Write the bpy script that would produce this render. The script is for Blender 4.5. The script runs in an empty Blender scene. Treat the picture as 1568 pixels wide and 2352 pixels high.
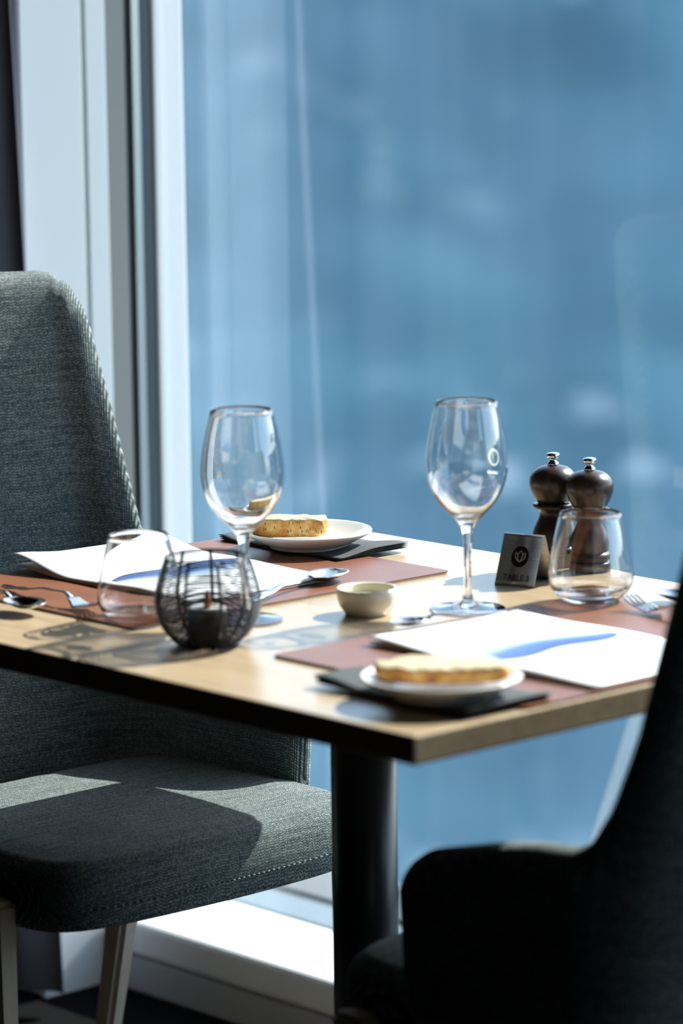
import bpy, bmesh, math, random
from mathutils import Vector, Matrix, noise
random.seed(7)
PI = math.pi
SC = bpy.context.scene
COL = SC.collection

# ------------------------------------------------------------------ camera
FW = Vector((-0.72925835, 0.66536299, -0.15960683))
RT = Vector((0.67548048, 0.73726596, -0.01284595))
UP = Vector((-0.10912547, 0.11717931, 0.98709708))
cam_d = bpy.data.cameras.new('camera')
cam = bpy.data.objects.new('camera', cam_d)
COL.objects.link(cam)
m = Matrix((RT, UP, -FW)).transposed().to_4x4()
m.translation = Vector((2.60816381, -2.40630704, 1.43))
cam.matrix_world = m
cam_d.sensor_fit = 'VERTICAL'
cam_d.sensor_height = 36
cam_d.sensor_width = 24
cam_d.lens = 8036.16 * 36 / 2352
cam_d.clip_end = 5000
cam_d.dof.use_dof = True
cam_d.dof.focus_distance = 3.95
cam_d.dof.aperture_fstop = 3.4
SC.camera = cam

# ------------------------------------------------------------------ light
SUN_AZ, SUN_EL = math.radians(87), math.radians(39.5)
w = bpy.data.worlds.new('world')
SC.world = w
w.use_nodes = True
nt = w.node_tree
sky = nt.nodes.new('ShaderNodeTexSky')
sky.sky_type = 'NISHITA'
sky.sun_disc = False
sky.sun_elevation = SUN_EL
sky.sun_rotation = math.radians(90) - SUN_AZ
sky.air_density = 1.0
sky.dust_density = 1.0
nt.links.new(sky.outputs[0], nt.nodes['Background'].inputs[0])
nt.nodes['Background'].inputs[1].default_value = 0.45
sd = bpy.data.lights.new('sun', 'SUN')
sd.energy = 12.0
sd.angle = math.radians(0.53)
sd.color = (1.0, 0.95, 0.88)
sun = bpy.data.objects.new('sun', sd)
COL.objects.link(sun)
Ldir = Vector((math.cos(SUN_AZ) * math.cos(SUN_EL), math.sin(SUN_AZ) * math.cos(SUN_EL), math.sin(SUN_EL)))
sun.rotation_euler = Ldir.to_track_quat('Z', 'Y').to_euler()
sun.location = Ldir * 20
try:
    sd.cycles.is_caustics_light = True
except Exception:
    pass

vs = SC.view_settings
SC.display_settings.display_device = 'sRGB'
vs.view_transform = 'Standard'
vs.look = 'None'
vs.exposure = 0.0
vs.gamma = 1.0
vs.use_curve_mapping = False
cy = SC.cycles
cy.use_denoising = True
try:
    cy.denoiser = 'OPENIMAGEDENOISE'
    cy.denoising_input_passes = 'RGB_ALBEDO_NORMAL'
except Exception:
    pass
cy.max_bounces = 16
cy.transmission_bounces = 16
cy.glossy_bounces = 6
cy.diffuse_bounces = 5
cy.transparent_max_bounces = 24
cy.caustics_reflective = False
cy.caustics_refractive = True
cy.blur_glossy = 0.5
cy.sample_clamp_indirect = 6.0


# ------------------------------------------------------------------ materials
def new_mat(name):
    mt = bpy.data.materials.new(name)
    mt.use_nodes = True
    return mt, mt.node_tree, mt.node_tree.nodes['Principled BSDF']


def plain(name, col, rough=0.5, metal=0.0, spec=0.5, bump=None, trans=0.0, sheen=0.0):
    mt, t, b = new_mat(name)
    b.inputs['Base Color'].default_value = (*col, 1)
    b.inputs['Roughness'].default_value = rough
    b.inputs['Metallic'].default_value = metal
    b.inputs['Specular IOR Level'].default_value = spec
    b.inputs['Sheen Weight'].default_value = sheen
    if bump:
        sc_, st = bump
        tc = t.nodes.new('ShaderNodeTexCoord')
        nz = t.nodes.new('ShaderNodeTexNoise')
        nz.inputs['Scale'].default_value = sc_
        nz.inputs['Detail'].default_value = 4
        bp = t.nodes.new('ShaderNodeBump')
        bp.inputs['Strength'].default_value = st
        bp.inputs['Distance'].default_value = 0.002
        t.links.new(tc.outputs['Object'], nz.inputs['Vector'])
        t.links.new(nz.outputs['Fac'], bp.inputs['Height'])
        t.links.new(bp.outputs[0], b.inputs['Normal'])
    return mt


def node(t, typ, **kw):
    n = t.nodes.new(typ)
    for k, v in kw.items():
        setattr(n, k, v)
    return n


def mth(t, op, a, b=None, c=None):
    n = t.nodes.new('ShaderNodeMath')
    n.operation = op
    for i, x in enumerate((a, b, c)):
        if x is None:
            continue
        if isinstance(x, (int, float)):
            n.inputs[i].default_value = x
        else:
            t.links.new(x, n.inputs[i])
    return n.outputs[0]


def ramp(t, fac, stops, interp='LINEAR'):
    r = t.nodes.new('ShaderNodeValToRGB')
    r.color_ramp.interpolation = interp
    el = r.color_ramp.elements
    while len(el) < len(stops):
        el.new(0.5)
    for e, (p, c) in zip(el, stops):
        e.position = p
        e.color = (*c, 1) if len(c) == 3 else c
    t.links.new(fac, r.inputs[0])
    return r.outputs[0]


def noise_tex(t, vec, scale, detail=4, rough=0.5, mapscale=None):
    if mapscale:
        mp = t.nodes.new('ShaderNodeMapping')
        mp.inputs['Scale'].default_value = mapscale
        t.links.new(vec, mp.inputs[0])
        vec = mp.outputs[0]
    n = t.nodes.new('ShaderNodeTexNoise')
    n.inputs['Scale'].default_value = scale
    n.inputs['Detail'].default_value = detail
    n.inputs['Roughness'].default_value = rough
    t.links.new(vec, n.inputs['Vector'])
    return n.outputs['Fac']


def wood_mat(name, cols, axis_scale=(1.2, 30, 30), rough=0.42):
    mt, t, b = new_mat(name)
    tc = t.nodes.new('ShaderNodeTexCoord')
    f1 = noise_tex(t, tc.outputs['Object'], 3.0, 6, 0.6, axis_scale)
    f2 = noise_tex(t, tc.outputs['Object'], 9.0, 3, 0.5, (axis_scale[0] * 1.5, axis_scale[1], axis_scale[2]))
    f = mth(t, 'MULTIPLY_ADD', f2, 0.45, mth(t, 'MULTIPLY', f1, 0.6))
    c = ramp(t, f, [(0.32, cols[0]), (0.52, cols[1]), (0.72, cols[2])])
    t.links.new(c, b.inputs['Base Color'])
    b.inputs['Roughness'].default_value = rough
    b.inputs['Specular IOR Level'].default_value = 0.5
    bp = t.nodes.new('ShaderNodeBump')
    bp.inputs['Strength'].default_value = 0.12
    bp.inputs['Distance'].default_value = 0.001
    t.links.new(f, bp.inputs['Height'])
    t.links.new(bp.outputs[0], b.inputs['Normal'])
    return mt


def fabric_mat(name):
    mt, t, b = new_mat(name)
    uv = t.nodes.new('ShaderNodeUVMap')
    uv.uv_map = 'UVMap'
    sp = t.nodes.new('ShaderNodeSeparateXYZ')
    t.links.new(uv.outputs[0], sp.inputs[0])
    U = mth(t, 'DIVIDE', sp.outputs[0], 0.0019)
    V0 = mth(t, 'DIVIDE', sp.outputs[1], 0.0034)
    cu = mth(t, 'FLOOR', U)
    fu = mth(t, 'FRACT', U)
    wn = node(t, 'ShaderNodeTexWhiteNoise', noise_dimensions='1D')
    t.links.new(cu, wn.inputs['W'])
    V = mth(t, 'ADD', V0, mth(t, 'MULTIPLY', wn.outputs['Value'], 0.7))
    cv = mth(t, 'FLOOR', V)
    fv = mth(t, 'FRACT', V)
    cb = t.nodes.new('ShaderNodeCombineXYZ')
    t.links.new(cu, cb.inputs[0])
    t.links.new(cv, cb.inputs[1])
    wn2 = node(t, 'ShaderNodeTexWhiteNoise', noise_dimensions='2D')
    t.links.new(cb.outputs[0], wn2.inputs['Vector'])

    def tri(x, lo, hi):
        a = mth(t, 'SUBTRACT', 1.0, mth(t, 'ABSOLUTE', mth(t, 'MULTIPLY_ADD', x, 2.0, -1.0)))
        mr = t.nodes.new('ShaderNodeMapRange')
        mr.interpolation_type = 'SMOOTHSTEP'
        t.links.new(a, mr.inputs[0])
        mr.inputs[1].default_value = lo
        mr.inputs[2].default_value = hi
        return mr.outputs[0]
    dash = mth(t, 'MULTIPLY', tri(fu, 0.25, 0.75), tri(fv, 0.05, 0.45))
    slub = noise_tex(t, uv.outputs[0], 1.0, 2, 0.5, (14, 330, 1))
    big = noise_tex(t, uv.outputs[0], 1.0, 2, 0.5, (9, 40, 1))
    amp = mth(t, 'MULTIPLY_ADD', wn2.outputs['Value'], 0.45, 0.35)
    sl = mth(t, 'MULTIPLY_ADD', slub, 1.5, 0.1)
    f = mth(t, 'MULTIPLY', mth(t, 'MULTIPLY', dash, amp), sl)
    f = mth(t, 'ADD', f, mth(t, 'MULTIPLY', big, 0.10))
    c = ramp(t, f, [(0.0, (0.008, 0.020, 0.026)), (0.25, (0.075, 0.11, 0.115)), (0.8, (0.52, 0.53, 0.50))])
    t.links.new(c, b.inputs['Base Color'])
    b.inputs['Roughness'].default_value = 0.9
    b.inputs['Specular IOR Level'].default_value = 0.15
    b.inputs['Sheen Weight'].default_value = 0.1
    b.inputs['Sheen Roughness'].default_value = 0.4
    bp = t.nodes.new('ShaderNodeBump')
    bp.inputs['Strength'].default_value = 0.5
    bp.inputs['Distance'].default_value = 0.0005
    t.links.new(dash, bp.inputs['Height'])
    t.links.new(bp.outputs[0], b.inputs['Normal'])
    return mt


def glass_mat(name, rough=0.0, tint=(1, 1, 1)):
    mt, t, b = new_mat(name)
    t.nodes.remove(b)
    g = t.nodes.new('ShaderNodeBsdfGlass')
    g.inputs['IOR'].default_value = 1.5
    g.inputs['Roughness'].default_value = rough
    g.inputs['Color'].default_value = (*tint, 1)
    mx = g
    gl = t.nodes.new('ShaderNodeBsdfGlossy')
    gl.inputs['Roughness'].default_value = 0.04
    m2 = t.nodes.new('ShaderNodeMixShader')
    m2.inputs[0].default_value = 0.055
    t.links.new(mx.outputs[0], m2.inputs[1])
    t.links.new(gl.outputs[0], m2.inputs[2])
    t.links.new(m2.outputs[0], t.nodes['Material Output'].inputs[0])
    return mt


def pane_mat(name):
    """window pane: clear, with a thin, streaky, pale translucent film"""
    mt, t, b = new_mat(name)
    t.nodes.remove(b)
    tr = t.nodes.new('ShaderNodeBsdfTransparent')
    tr.inputs[0].default_value = (0.95, 0.985, 0.98, 1)
    gl = t.nodes.new('ShaderNodeBsdfGlossy')
    gl.inputs['Roughness'].default_value = 0.02
    fr = t.nodes.new('ShaderNodeFresnel')
    fr.inputs[0].default_value = 1.45
    mx = t.nodes.new('ShaderNodeMixShader')
    t.links.new(mth(t, 'MULTIPLY', fr.outputs[0], 0.15), mx.inputs[0])
    t.links.new(tr.outputs[0], mx.inputs[1])
    t.links.new(gl.outputs[0], mx.inputs[2])
    tl = t.nodes.new('ShaderNodeBsdfTranslucent')
    tl.inputs[0].default_value = (0.72, 0.86, 1.0, 1)
    tc = t.nodes.new('ShaderNodeTexCoord')
    f = noise_tex(t, tc.outputs['Object'], 1.0, 1, 0.4, (16, 1, 0.25))
    g2 = noise_tex(t, tc.outputs['Object'], 1.0, 2, 0.5, (3.0, 1, 0.8))
    # film denser towards the left frame
    sp = t.nodes.new('ShaderNodeSeparateXYZ')
    t.links.new(tc.outputs['Object'], sp.inputs[0])
    mr = t.nodes.new('ShaderNodeMapRange')
    mr.interpolation_type = 'SMOOTHSTEP'
    t.links.new(sp.outputs[0], mr.inputs[0])
    mr.inputs[1].default_value = -1.05
    mr.inputs[2].default_value = -0.75
    mr.inputs[3].default_value = 0.030
    mr.inputs[4].default_value = 0.006
    d = mth(t, 'MULTIPLY', mr.outputs[0], mth(t, 'MULTIPLY_ADD', f, 1.8, -0.2))
    d = mth(t, 'ADD', d, mth(t, 'MULTIPLY', g2, 0.008))
    mx2 = t.nodes.new('ShaderNodeMixShader')
    t.links.new(d, mx2.inputs[0])
    t.links.new(mx.outputs[0], mx2.inputs[1])
    t.links.new(tl.outputs[0], mx2.inputs[2])
    t.links.new(mx2.outputs[0], t.nodes['Material Output'].inputs[0])
    return mt


def leather_mat(name):
    mt, t, b = new_mat(name)
    tc = t.nodes.new('ShaderNodeTexCoord')
    f = noise_tex(t, tc.outputs['Object'], 14, 4)
    c = ramp(t, f, [(0.3, (0.155, 0.050, 0.017)), (0.7, (0.205, 0.070, 0.026))])
    t.links.new(c, b.inputs['Base Color'])
    b.inputs['Roughness'].default_value = 0.40
    b.inputs['Specular IOR Level'].default_value = 0.6
    n2 = noise_tex(t, tc.outputs['Object'], 900, 3)
    bp = t.nodes.new('ShaderNodeBump')
    bp.inputs['Strength'].default_value = 0.35
    bp.inputs['Distance'].default_value = 0.0004
    t.links.new(n2, bp.inputs['Height'])
    t.links.new(bp.outputs[0], b.inputs['Normal'])
    return mt


def bread_mat(name, crust, herbs=False):
    mt, t, b = new_mat(name)
    tc = t.nodes.new('ShaderNodeTexCoord')
    f = noise_tex(t, tc.outputs['Object'], 70 if crust else 240, 5, 0.6)
    if crust:
        c = ramp(t, f, [(0.32, (0.26, 0.085, 0.014)), (0.46, (0.48, 0.21, 0.035)), (0.66, (0.66, 0.42, 0.15))])
    else:
        c = ramp(t, f, [(0.3, (0.46, 0.37, 0.21)), (0.6, (0.56, 0.49, 0.34))])
    if herbs:
        vo = t.nodes.new('ShaderNodeTexVoronoi')
        vo.inputs['Scale'].default_value = 330
        mp = t.nodes.new('ShaderNodeMapping')
        mp.inputs['Scale'].default_value = (1.5, 0.9, 0.42)
        mp.inputs['Rotation'].default_value = (0.4, 0.3, 0.8)
        t.links.new(tc.outputs['Object'], mp.inputs[0])
        t.links.new(mp.outputs[0], vo.inputs['Vector'])
        spk = ramp(t, vo.outputs['Distance'], [(0.0, (1, 1, 1)), (0.24, (1, 1, 1)), (0.29, (0, 0, 0))])
        g3 = noise_tex(t, tc.outputs['Object'], 60, 2)
        gate = ramp(t, g3, [(0.50, (0, 0, 0)), (0.56, (1, 1, 1))])
        fac = mth(t, 'MULTIPLY', spk, gate)
        mix = t.nodes.new('ShaderNodeMix')
        mix.data_type = 'RGBA'
        t.links.new(fac, mix.inputs[0])
        t.links.new(c, mix.inputs[6])
        mix.inputs[7].default_value = (0.06, 0.08, 0.02, 1)
        c = mix.outputs[2]
    t.links.new(c, b.inputs['Base Color'])
    b.inputs['Roughness'].default_value = 0.7
    b.inputs['Subsurface Weight'].default_value = 0.15
    b.inputs['Subsurface Radius'].default_value = (0.01, 0.006, 0.003)
    b.inputs['Subsurface Scale'].default_value = 0.5
    bp = t.nodes.new('ShaderNodeBump')
    bp.inputs['Strength'].default_value = 0.6
    bp.inputs['Distance'].default_value = 0.002
    t.links.new(f, bp.inputs['Height'])
    t.links.new(bp.outputs[0], b.inputs['Normal'])
    return mt


def hill_mat(name):
    mt, t, b = new_mat(name)
    tc = t.nodes.new('ShaderNodeTexCoord')
    o = tc.outputs['Object']
    f = noise_tex(t, o, 0.05, 4, 0.5)
    c = ramp(t, f, [(0.30, (0.034, 0.096, 0.140)), (0.48, (0.046, 0.120, 0.172)), (0.68, (0.072, 0.155, 0.215))])  # blue haze of distance is put into the base colour
    p = noise_tex(t, o, 0.22, 1.5, 0.4)
    q = noise_tex(t, o, 0.045, 1, 0.4)
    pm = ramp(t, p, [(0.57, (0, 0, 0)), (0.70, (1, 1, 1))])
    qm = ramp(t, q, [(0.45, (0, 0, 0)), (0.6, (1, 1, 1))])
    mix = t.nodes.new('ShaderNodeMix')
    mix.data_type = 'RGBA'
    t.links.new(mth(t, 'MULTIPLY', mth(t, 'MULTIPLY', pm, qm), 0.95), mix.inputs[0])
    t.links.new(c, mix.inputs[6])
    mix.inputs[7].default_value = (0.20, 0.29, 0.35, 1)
    t.links.new(mix.outputs[2], b.inputs['Base Color'])
    b.inputs['Roughness'].default_value = 1.0
    b.inputs['Specular IOR Level'].default_value = 0.0
    return mt


def print_mat(name):
    """printed blue picture: deep blue fading to pale at one side"""
    mt, t, b = new_mat(name)
    uv = t.nodes.new('ShaderNodeUVMap')
    uv.uv_map = 'UVMap'
    sp = t.nodes.new('ShaderNodeSeparateXYZ')
    t.links.new(uv.outputs[0], sp.inputs[0])
    c = ramp(t, sp.outputs[0], [(0.0, (0.80, 0.82, 0.84)), (0.25, (0.30, 0.44, 0.66)), (0.5, (0.055, 0.13, 0.36)), (1.0, (0.03, 0.075, 0.25))])
    t.links.new(c, b.inputs['Base Color'])
    b.inputs['Roughness'].default_value = 0.45
    return mt


def print_white(name):
    mt, t, b = new_mat(name)
    t.nodes.remove(b)
    a = t.nodes.new('ShaderNodeBsdfTranslucent')
    a.inputs[0].default_value = (0.85, 0.9, 0.92, 1)
    d = t.nodes.new('ShaderNodeBsdfDiffuse')
    d.inputs[0].default_value = (0.85, 0.9, 0.92, 1)
    mx = t.nodes.new('ShaderNodeMixShader')
    mx.inputs[0].default_value = 0.5
    t.links.new(a.outputs[0], mx.inputs[1])
    t.links.new(d.outputs[0], mx.inputs[2])
    t.links.new(mx.outputs[0], t.nodes['Material Output'].inputs[0])
    return mt


def brushed_mat(name):
    mt, t, b = new_mat(name)
    tc = t.nodes.new('ShaderNodeTexCoord')
    f = noise_tex(t, tc.outputs['Object'], 30, 3, 0.6, (2, 40, 40))
    c = ramp(t, f, [(0.3, (0.30, 0.29, 0.265)), (0.7, (0.44, 0.42, 0.385))])
    t.links.new(c, b.inputs['Base Color'])
    b.inputs['Metallic'].default_value = 1.0
    b.inputs['Roughness'].default_value = 0.42
    return mt


M = {
    'wood': wood_mat('oak_veneer', ((0.29, 0.205, 0.120), (0.395, 0.293, 0.182), (0.465, 0.36, 0.24)), rough=0.28),
    'leg_wood': wood_mat('pale_leg_wood', ((0.40, 0.33, 0.26), (0.50, 0.42, 0.34), (0.56, 0.48, 0.40)), (20, 20, 1.2), 0.5),
    'mill': wood_mat('dark_stained_wood', ((0.016, 0.009, 0.006), (0.032, 0.018, 0.012), (0.055, 0.030, 0.019)), (10, 10, 2), 0.30),
    'fabric': fabric_mat('woven_fabric'),
    'thread': plain('thread', (0.10, 0.16, 0.165), 0.8),
    'black_metal': plain('black_powder_coat', (0.008, 0.009, 0.012), 0.32),
    'wire': plain('black_wire', (0.03, 0.03, 0.032), 0.2, 0.75),
    'glass': glass_mat('clear_glass', 0.0),
    'pane': pane_mat('window_pane'),
    'leather': leather_mat('brown_leather'),
    'felt': plain('mat_edge_core', (0.55, 0.52, 0.48), 0.8),
    'paper': plain('menu_paper', (0.86, 0.86, 0.87), 0.4),
    'print': print_mat('printed_picture'),
    'china': plain('white_china', (0.80, 0.81, 0.79), 0.12),
    'cream_china': plain('cream_china', (0.82, 0.78, 0.69), 0.14),
    'napkin': plain('charcoal_paper', (0.055, 0.062, 0.068), 0.85, bump=(900, 0.4)),
    'napkin_edge': plain('napkin_cut_edge', (0.20, 0.21, 0.22), 0.9),
    'steel': plain('polished_steel', (0.62, 0.62, 0.62), 0.10, 1.0),
    'chrome': plain('chrome', (0.75, 0.74, 0.76), 0.06, 1.0),
    'brushed': brushed_mat('brushed_steel'),
    'ink': plain('black_ink', (0.006, 0.006, 0.0065), 0.6, spec=0.1),
    'logo': plain('pale_logo_line', (0.42, 0.44, 0.40), 0.45, 0.3),
    'white_print': print_white('white_glass_print'),
    'crumb': bread_mat('bread_crumb', False),
    'crust': bread_mat('bread_crust', True),
    'herb_crust': bread_mat('herb_bread_crust', True, True),
    'dressing': plain('oil_dressing', (0.62, 0.60, 0.30), 0.1),
    'wax': plain('candle_wax', (0.70, 0.72, 0.70), 0.5),
    'candle_cup': plain('black_candle_cup', (0.02, 0.02, 0.022), 0.35),
    'flame_tip': plain('amber_flame_tip', (0.36, 0.12, 0.04), 0.4),
    'white_frame': plain('white_window_paint', (0.88, 0.90, 0.90), 0.35),
    'sill': plain('white_sill_paint', (0.80, 0.81, 0.80), 0.30),
    'grey_frame': plain('grey_window_frame', (0.11, 0.11, 0.105), 0.5),
    'gasket': plain('rubber_gasket', (0.012, 0.022, 0.026), 0.5),
    'dark_frame': plain('dark_frame_paint', (0.06, 0.09, 0.11), 0.4),
    'alu': plain('pale_blue_aluminium', (0.52, 0.60, 0.66), 0.25, 0.85),
    'panel': plain('pale_wall_panel', (0.78, 0.83, 0.84), 0.45),
    'beige': plain('grey_beige_trim', (0.33, 0.33, 0.31), 0.5),
    'baseboard': plain('grey_baseboard', (0.42, 0.43, 0.43), 0.4),
    'curtain': plain('slate_curtain', (0.22, 0.23, 0.30), 0.9, sheen=0.2),
    'carpet': plain('dark_carpet', (0.006, 0.006, 0.0065), 0.95, spec=0.03, bump=(300, 0.8)),
    'dark_wall': plain('dark_wall_paint', (0.02, 0.02, 0.022), 0.8, spec=0.2),
    'bounce_mat': plain('pale_bounce_concrete', (0.74, 0.75, 0.76), 0.8),
    'hill': hill_mat('hillside_painted_haze'),
}


# ------------------------------------------------------------------ helpers
def obj(name, bm, mat, parent=None, smooth=True, loc=None, rot=None):
    me = bpy.data.meshes.new(name)
    bmesh.ops.recalc_face_normals(bm, faces=bm.faces)
    bm.to_mesh(me)
    bm.free()
    if smooth:
        for p in me.polygons:
            p.use_smooth = True
    mats = mat if isinstance(mat, (list, tuple)) else [mat]
    for k in mats:
        me.materials.append(k)
    o = bpy.data.objects.new(name, me)
    COL.objects.link(o)
    if parent:
        o.parent = parent
    if loc:
        o.location = loc
    if rot:
        o.rotation_euler = rot
    return o


def thing(name, label, cat, loc=(0, 0, 0), rz=0.0, group=None):
    o = bpy.data.objects.new(name, None)
    o.empty_display_size = 0.05
    COL.objects.link(o)
    o.location = loc
    o.rotation_euler = (0, 0, rz)
    o['label'] = label
    o['category'] = cat
    if group:
        o['group'] = group
    return o


def dup(root, loc, rz, label, group=None):
    r = root.copy()
    COL.objects.link(r)
    r.location = loc
    r.rotation_euler = (0, 0, rz)
    r['label'] = label
    if group:
        r['group'] = group

    def rec(a, b):
        for ch in list(a.children):
            c = ch.copy()
            COL.objects.link(c)
            c.parent = b
            rec(ch, c)
    rec(root, r)
    return r


def struct(o, label, cat):
    o['kind'] = 'structure'
    o['label'] = label
    o['category'] = cat
    return o


def box(bm, x0, x1, y0, y1, z0, z1, bevel=0.0, seg=2):
    r = bmesh.ops.create_cube(bm, size=1.0)
    v = r['verts']
    for k in v:
        k.co.x = x0 if k.co.x < 0 else x1
        k.co.y = y0 if k.co.y < 0 else y1
        k.co.z = z0 if k.co.z < 0 else z1
    if bevel:
        es = list({e for k in v for e in k.link_edges})
        bmesh.ops.bevel(bm, geom=es, offset=bevel, segments=seg, affect='EDGES', profile=0.6)
    return bm


def boxo(name, mat, b, parent=None, bevel=0.0, seg=2):
    return obj(name, box(bmesh.new(), *b, bevel=bevel, seg=seg), mat, parent, smooth=False)


def catmull(pts, n=6):
    out = []
    L = len(pts)
    for i in range(L - 1):
        p0 = Vector(pts[max(i - 1, 0)]); p1 = Vector(pts[i]); p2 = Vector(pts[i + 1]); p3 = Vector(pts[min(i + 2, L - 1)])
        for k in range(n):
            t = k / n
            out.append(0.5 * ((2 * p1) + (p2 - p0) * t + (2 * p0 - 5 * p1 + 4 * p2 - p3) * t * t + (-p0 + 3 * p1 - 3 * p2 + p3) * t ** 3))
    out.append(Vector(pts[-1]))
    return out


def lathe(bm, prof, seg=96, closed=False):
    rings = []
    for p in prof:
        r, z = p[0], p[1]
        if r < 1e-6:
            rings.append([bm.verts.new((0, 0, z))])
        else:
            rings.append([bm.verts.new((r * math.cos(2 * PI * i / seg), r * math.sin(2 * PI * i / seg), z)) for i in range(seg)])
    pairs = list(zip(rings, rings[1:]))
    if closed:
        pairs.append((rings[-1], rings[0]))
    for a, b in pairs:
        for i in range(seg):
            j = (i + 1) % seg
            if len(a) == 1 and len(b) == 1:
                continue
            if len(a) == 1:
                bm.faces.new((a[0], b[i], b[j]))
            elif len(b) == 1:
                bm.faces.new((a[i], a[j], b[0]))
            else:
                bm.faces.new((a[i], a[j], b[j], b[i]))
    return bm


def tube(bm, pts, r, seg=8, closed=False):
    n = len(pts)
    P = [Vector(p) for p in pts]
    rings = []
    prev = None
    for i in range(n):
        if closed:
            d = (P[(i + 1) % n] - P[i - 1]).normalized()
        else:
            d = (P[min(i + 1, n - 1)] - P[max(i - 1, 0)]).normalized()
        if prev is None:
            a = Vector((0, 0, 1)) if abs(d.z) < 0.9 else Vector((1, 0, 0))
            s = d.cross(a).normalized()
        else:
            s = (prev - d * prev.dot(d)).normalized()
        prev = s
        u = d.cross(s)
        rr = r[i] if isinstance(r, (list, tuple)) else r
        rings.append([bm.verts.new(P[i] + s * rr * math.cos(2 * PI * k / seg) + u * rr * math.sin(2 * PI * k / seg)) for k in range(seg)])
    rng = n if closed else n - 1
    for i in range(rng):
        a, b = rings[i], rings[(i + 1) % n]
        for k in range(seg):
            j = (k + 1) % seg
            bm.faces.new((a[k], a[j], b[j], b[k]))
    if not closed:
        bm.faces.new(rings[0][::-1])
        bm.faces.new(rings[-1])
    return bm


def grid(bm, fn, nu, nv, uvfn=None, close_u=False):
    vs_ = [[bm.verts.new(fn(i / nu, j / nv)) for j in range(nv + 1)] for i in range(nu + 1)]
    uvl = bm.loops.layers.uv.new('UVMap') if uvfn else None
    for i in range(nu):
        for j in range(nv):
            f = bm.faces.new((vs_[i][j], vs_[i + 1][j], vs_[i + 1][j + 1], vs_[i][j + 1]))
            if uvl:
                for l, (a, b) in zip(f.loops, ((i, j), (i + 1, j), (i + 1, j + 1), (i, j + 1))):
                    l[uvl].uv = uvfn(a / nu, b / nv)
    return vs_


def solidify(o, th, offset=-1.0):
    md = o.modifiers.new('thickness', 'SOLIDIFY')
    md.thickness = th
    md.offset = offset
    md.use_even_offset = False
    return md


def subsurf(o, lv=2):
    md = o.modifiers.new('smooth', 'SUBSURF')
    md.levels = lv
    md.render_levels = lv


def smoothstep(a, b, x):
    t = min(1, max(0, (x - a) / (b - a)))
    return t * t * (3 - 2 * t)


# ------------------------------------------------------------------ the setting
GY = 0.664          # glass plane
FX = -1.115         # window jamb face
struct(boxo('floor', M['carpet'], (-4, 4.0, -6, 0.76, -0.1, 0.0)), 'dark carpet floor of the dining room', 'floor')
struct(boxo('ceiling', M['dark_wall'], (-4, 4.0, -6, 0.76, 2.75, 2.85)), 'dark ceiling of the dining room', 'ceiling')
struct(boxo('wall_back', M['dark_wall'], (-4, 4.0, -6.1, -6, 0, 2.75)), 'dark wall behind the camera', 'wall')
bm = bmesh.new()
box(bm, 3.9, 4.0, -6, -0.2, 0, 2.75)
box(bm, 3.9, 4.0, 0.5, 0.6, 0, 2.75)
box(bm, 3.9, 4.0, -0.2, 0.5, 0, 0.1)
box(bm, 3.9, 4.0, -0.2, 0.5, 2.5, 2.75)
struct(obj('wall_right', bm, M['dark_wall'], smooth=False), 'wall with an opening for the added window at the right end of the room', 'wall')
w2 = bpy.data.objects.new('fill_window', None)  # unseen side window, added to let fill light in from the right
COL.objects.link(w2)
struct(w2, 'added unseen window at the right end of the room, for fill light', 'window')
boxo('jamb', M['white_frame'], (3.9, 3.96, -0.2, -0.14, 0.1, 2.5), w2)
boxo('jamb', M['white_frame'], (3.9, 3.96, 0.44, 0.5, 0.1, 2.5), w2)
boxo('glass_pane', M['pane'], (3.93, 3.9305, -0.14, 0.44, 0.1, 2.5), w2)
struct(boxo('wall_left', M['dark_wall'], (-4.1, -4, -6, 0.9, 0, 2.75)), 'dark wall at the left end of the room', 'wall')
# window wall: pier to the left of the window, short wall right of it, header above
bm = bmesh.new()
box(bm, -4.0, -1.130, 0.438, 0.712, 0, 2.75)
box(bm, 3.2, 4.0, 0.60, 0.9, 0, 2.75)
box(bm, -1.130, 3.2, 0.60, 0.9, 2.45, 2.75)
struct(obj('wall_window', bm, M['panel'], smooth=False), 'pale wall beside and above the large window', 'wall')
# pale cladding of the pier reveal, two panels with a shadow gap
p1 = struct(boxo('trim_1', M['panel'], (-1.130, -1.119, 0.430, 0.5325, 0, 2.75), bevel=0.0015), 'pale cladding panel beside the curtain', 'trim')
p2 = struct(boxo('trim_2', M['panel'], (-1.130, -1.119, 0.5400, 0.5740, 0, 2.75), bevel=0.0015), 'narrow pale cladding panel between gap and grey strip', 'trim')
p3 = struct(boxo('trim_3', M['beige'], (-1.130, -1.1200, 0.5745, 0.6080, 0, 2.75), bevel=0.001), 'grey beige strip beside the window frame', 'trim')
# window: frame, rails, gaskets, sill, glass
win = bpy.data.objects.new('window_1', None)
COL.objects.link(win)
struct(win, 'large floor to ceiling window with white frame', 'window')
boxo('gasket', M['gasket'], (-1.130, -1.1245, 0.6085, 0.6200, 0.1, 2.45), win)
boxo('frame_strip', M['alu'], (-1.130, -1.1190, 0.6202, 0.6340, 0.1, 2.45), win, 0.0015)
boxo('frame_strip', M['dark_frame'], (-1.130, -1.1190, 0.6342, 0.6540, 0.1, 2.45), win, 0.0015)
boxo('jamb', M['white_frame'], (-1.130, FX, 0.6542, 0.706, 0.1, 2.45), win, 0.003)
boxo('jamb', M['white_frame'], (3.12, 3.2, 0.652, 0.712, 0.1, 2.45), win, 0.003)
boxo('top_rail', M['white_frame'], (FX, 3.12, 0.66, 0.712, 2.38, 2.45), win, 0.003)
boxo('bottom_track', M['dark_frame'], (FX, 3.12, 0.704, 0.770, 0.07, 0.1050), win, 0.001)
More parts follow.
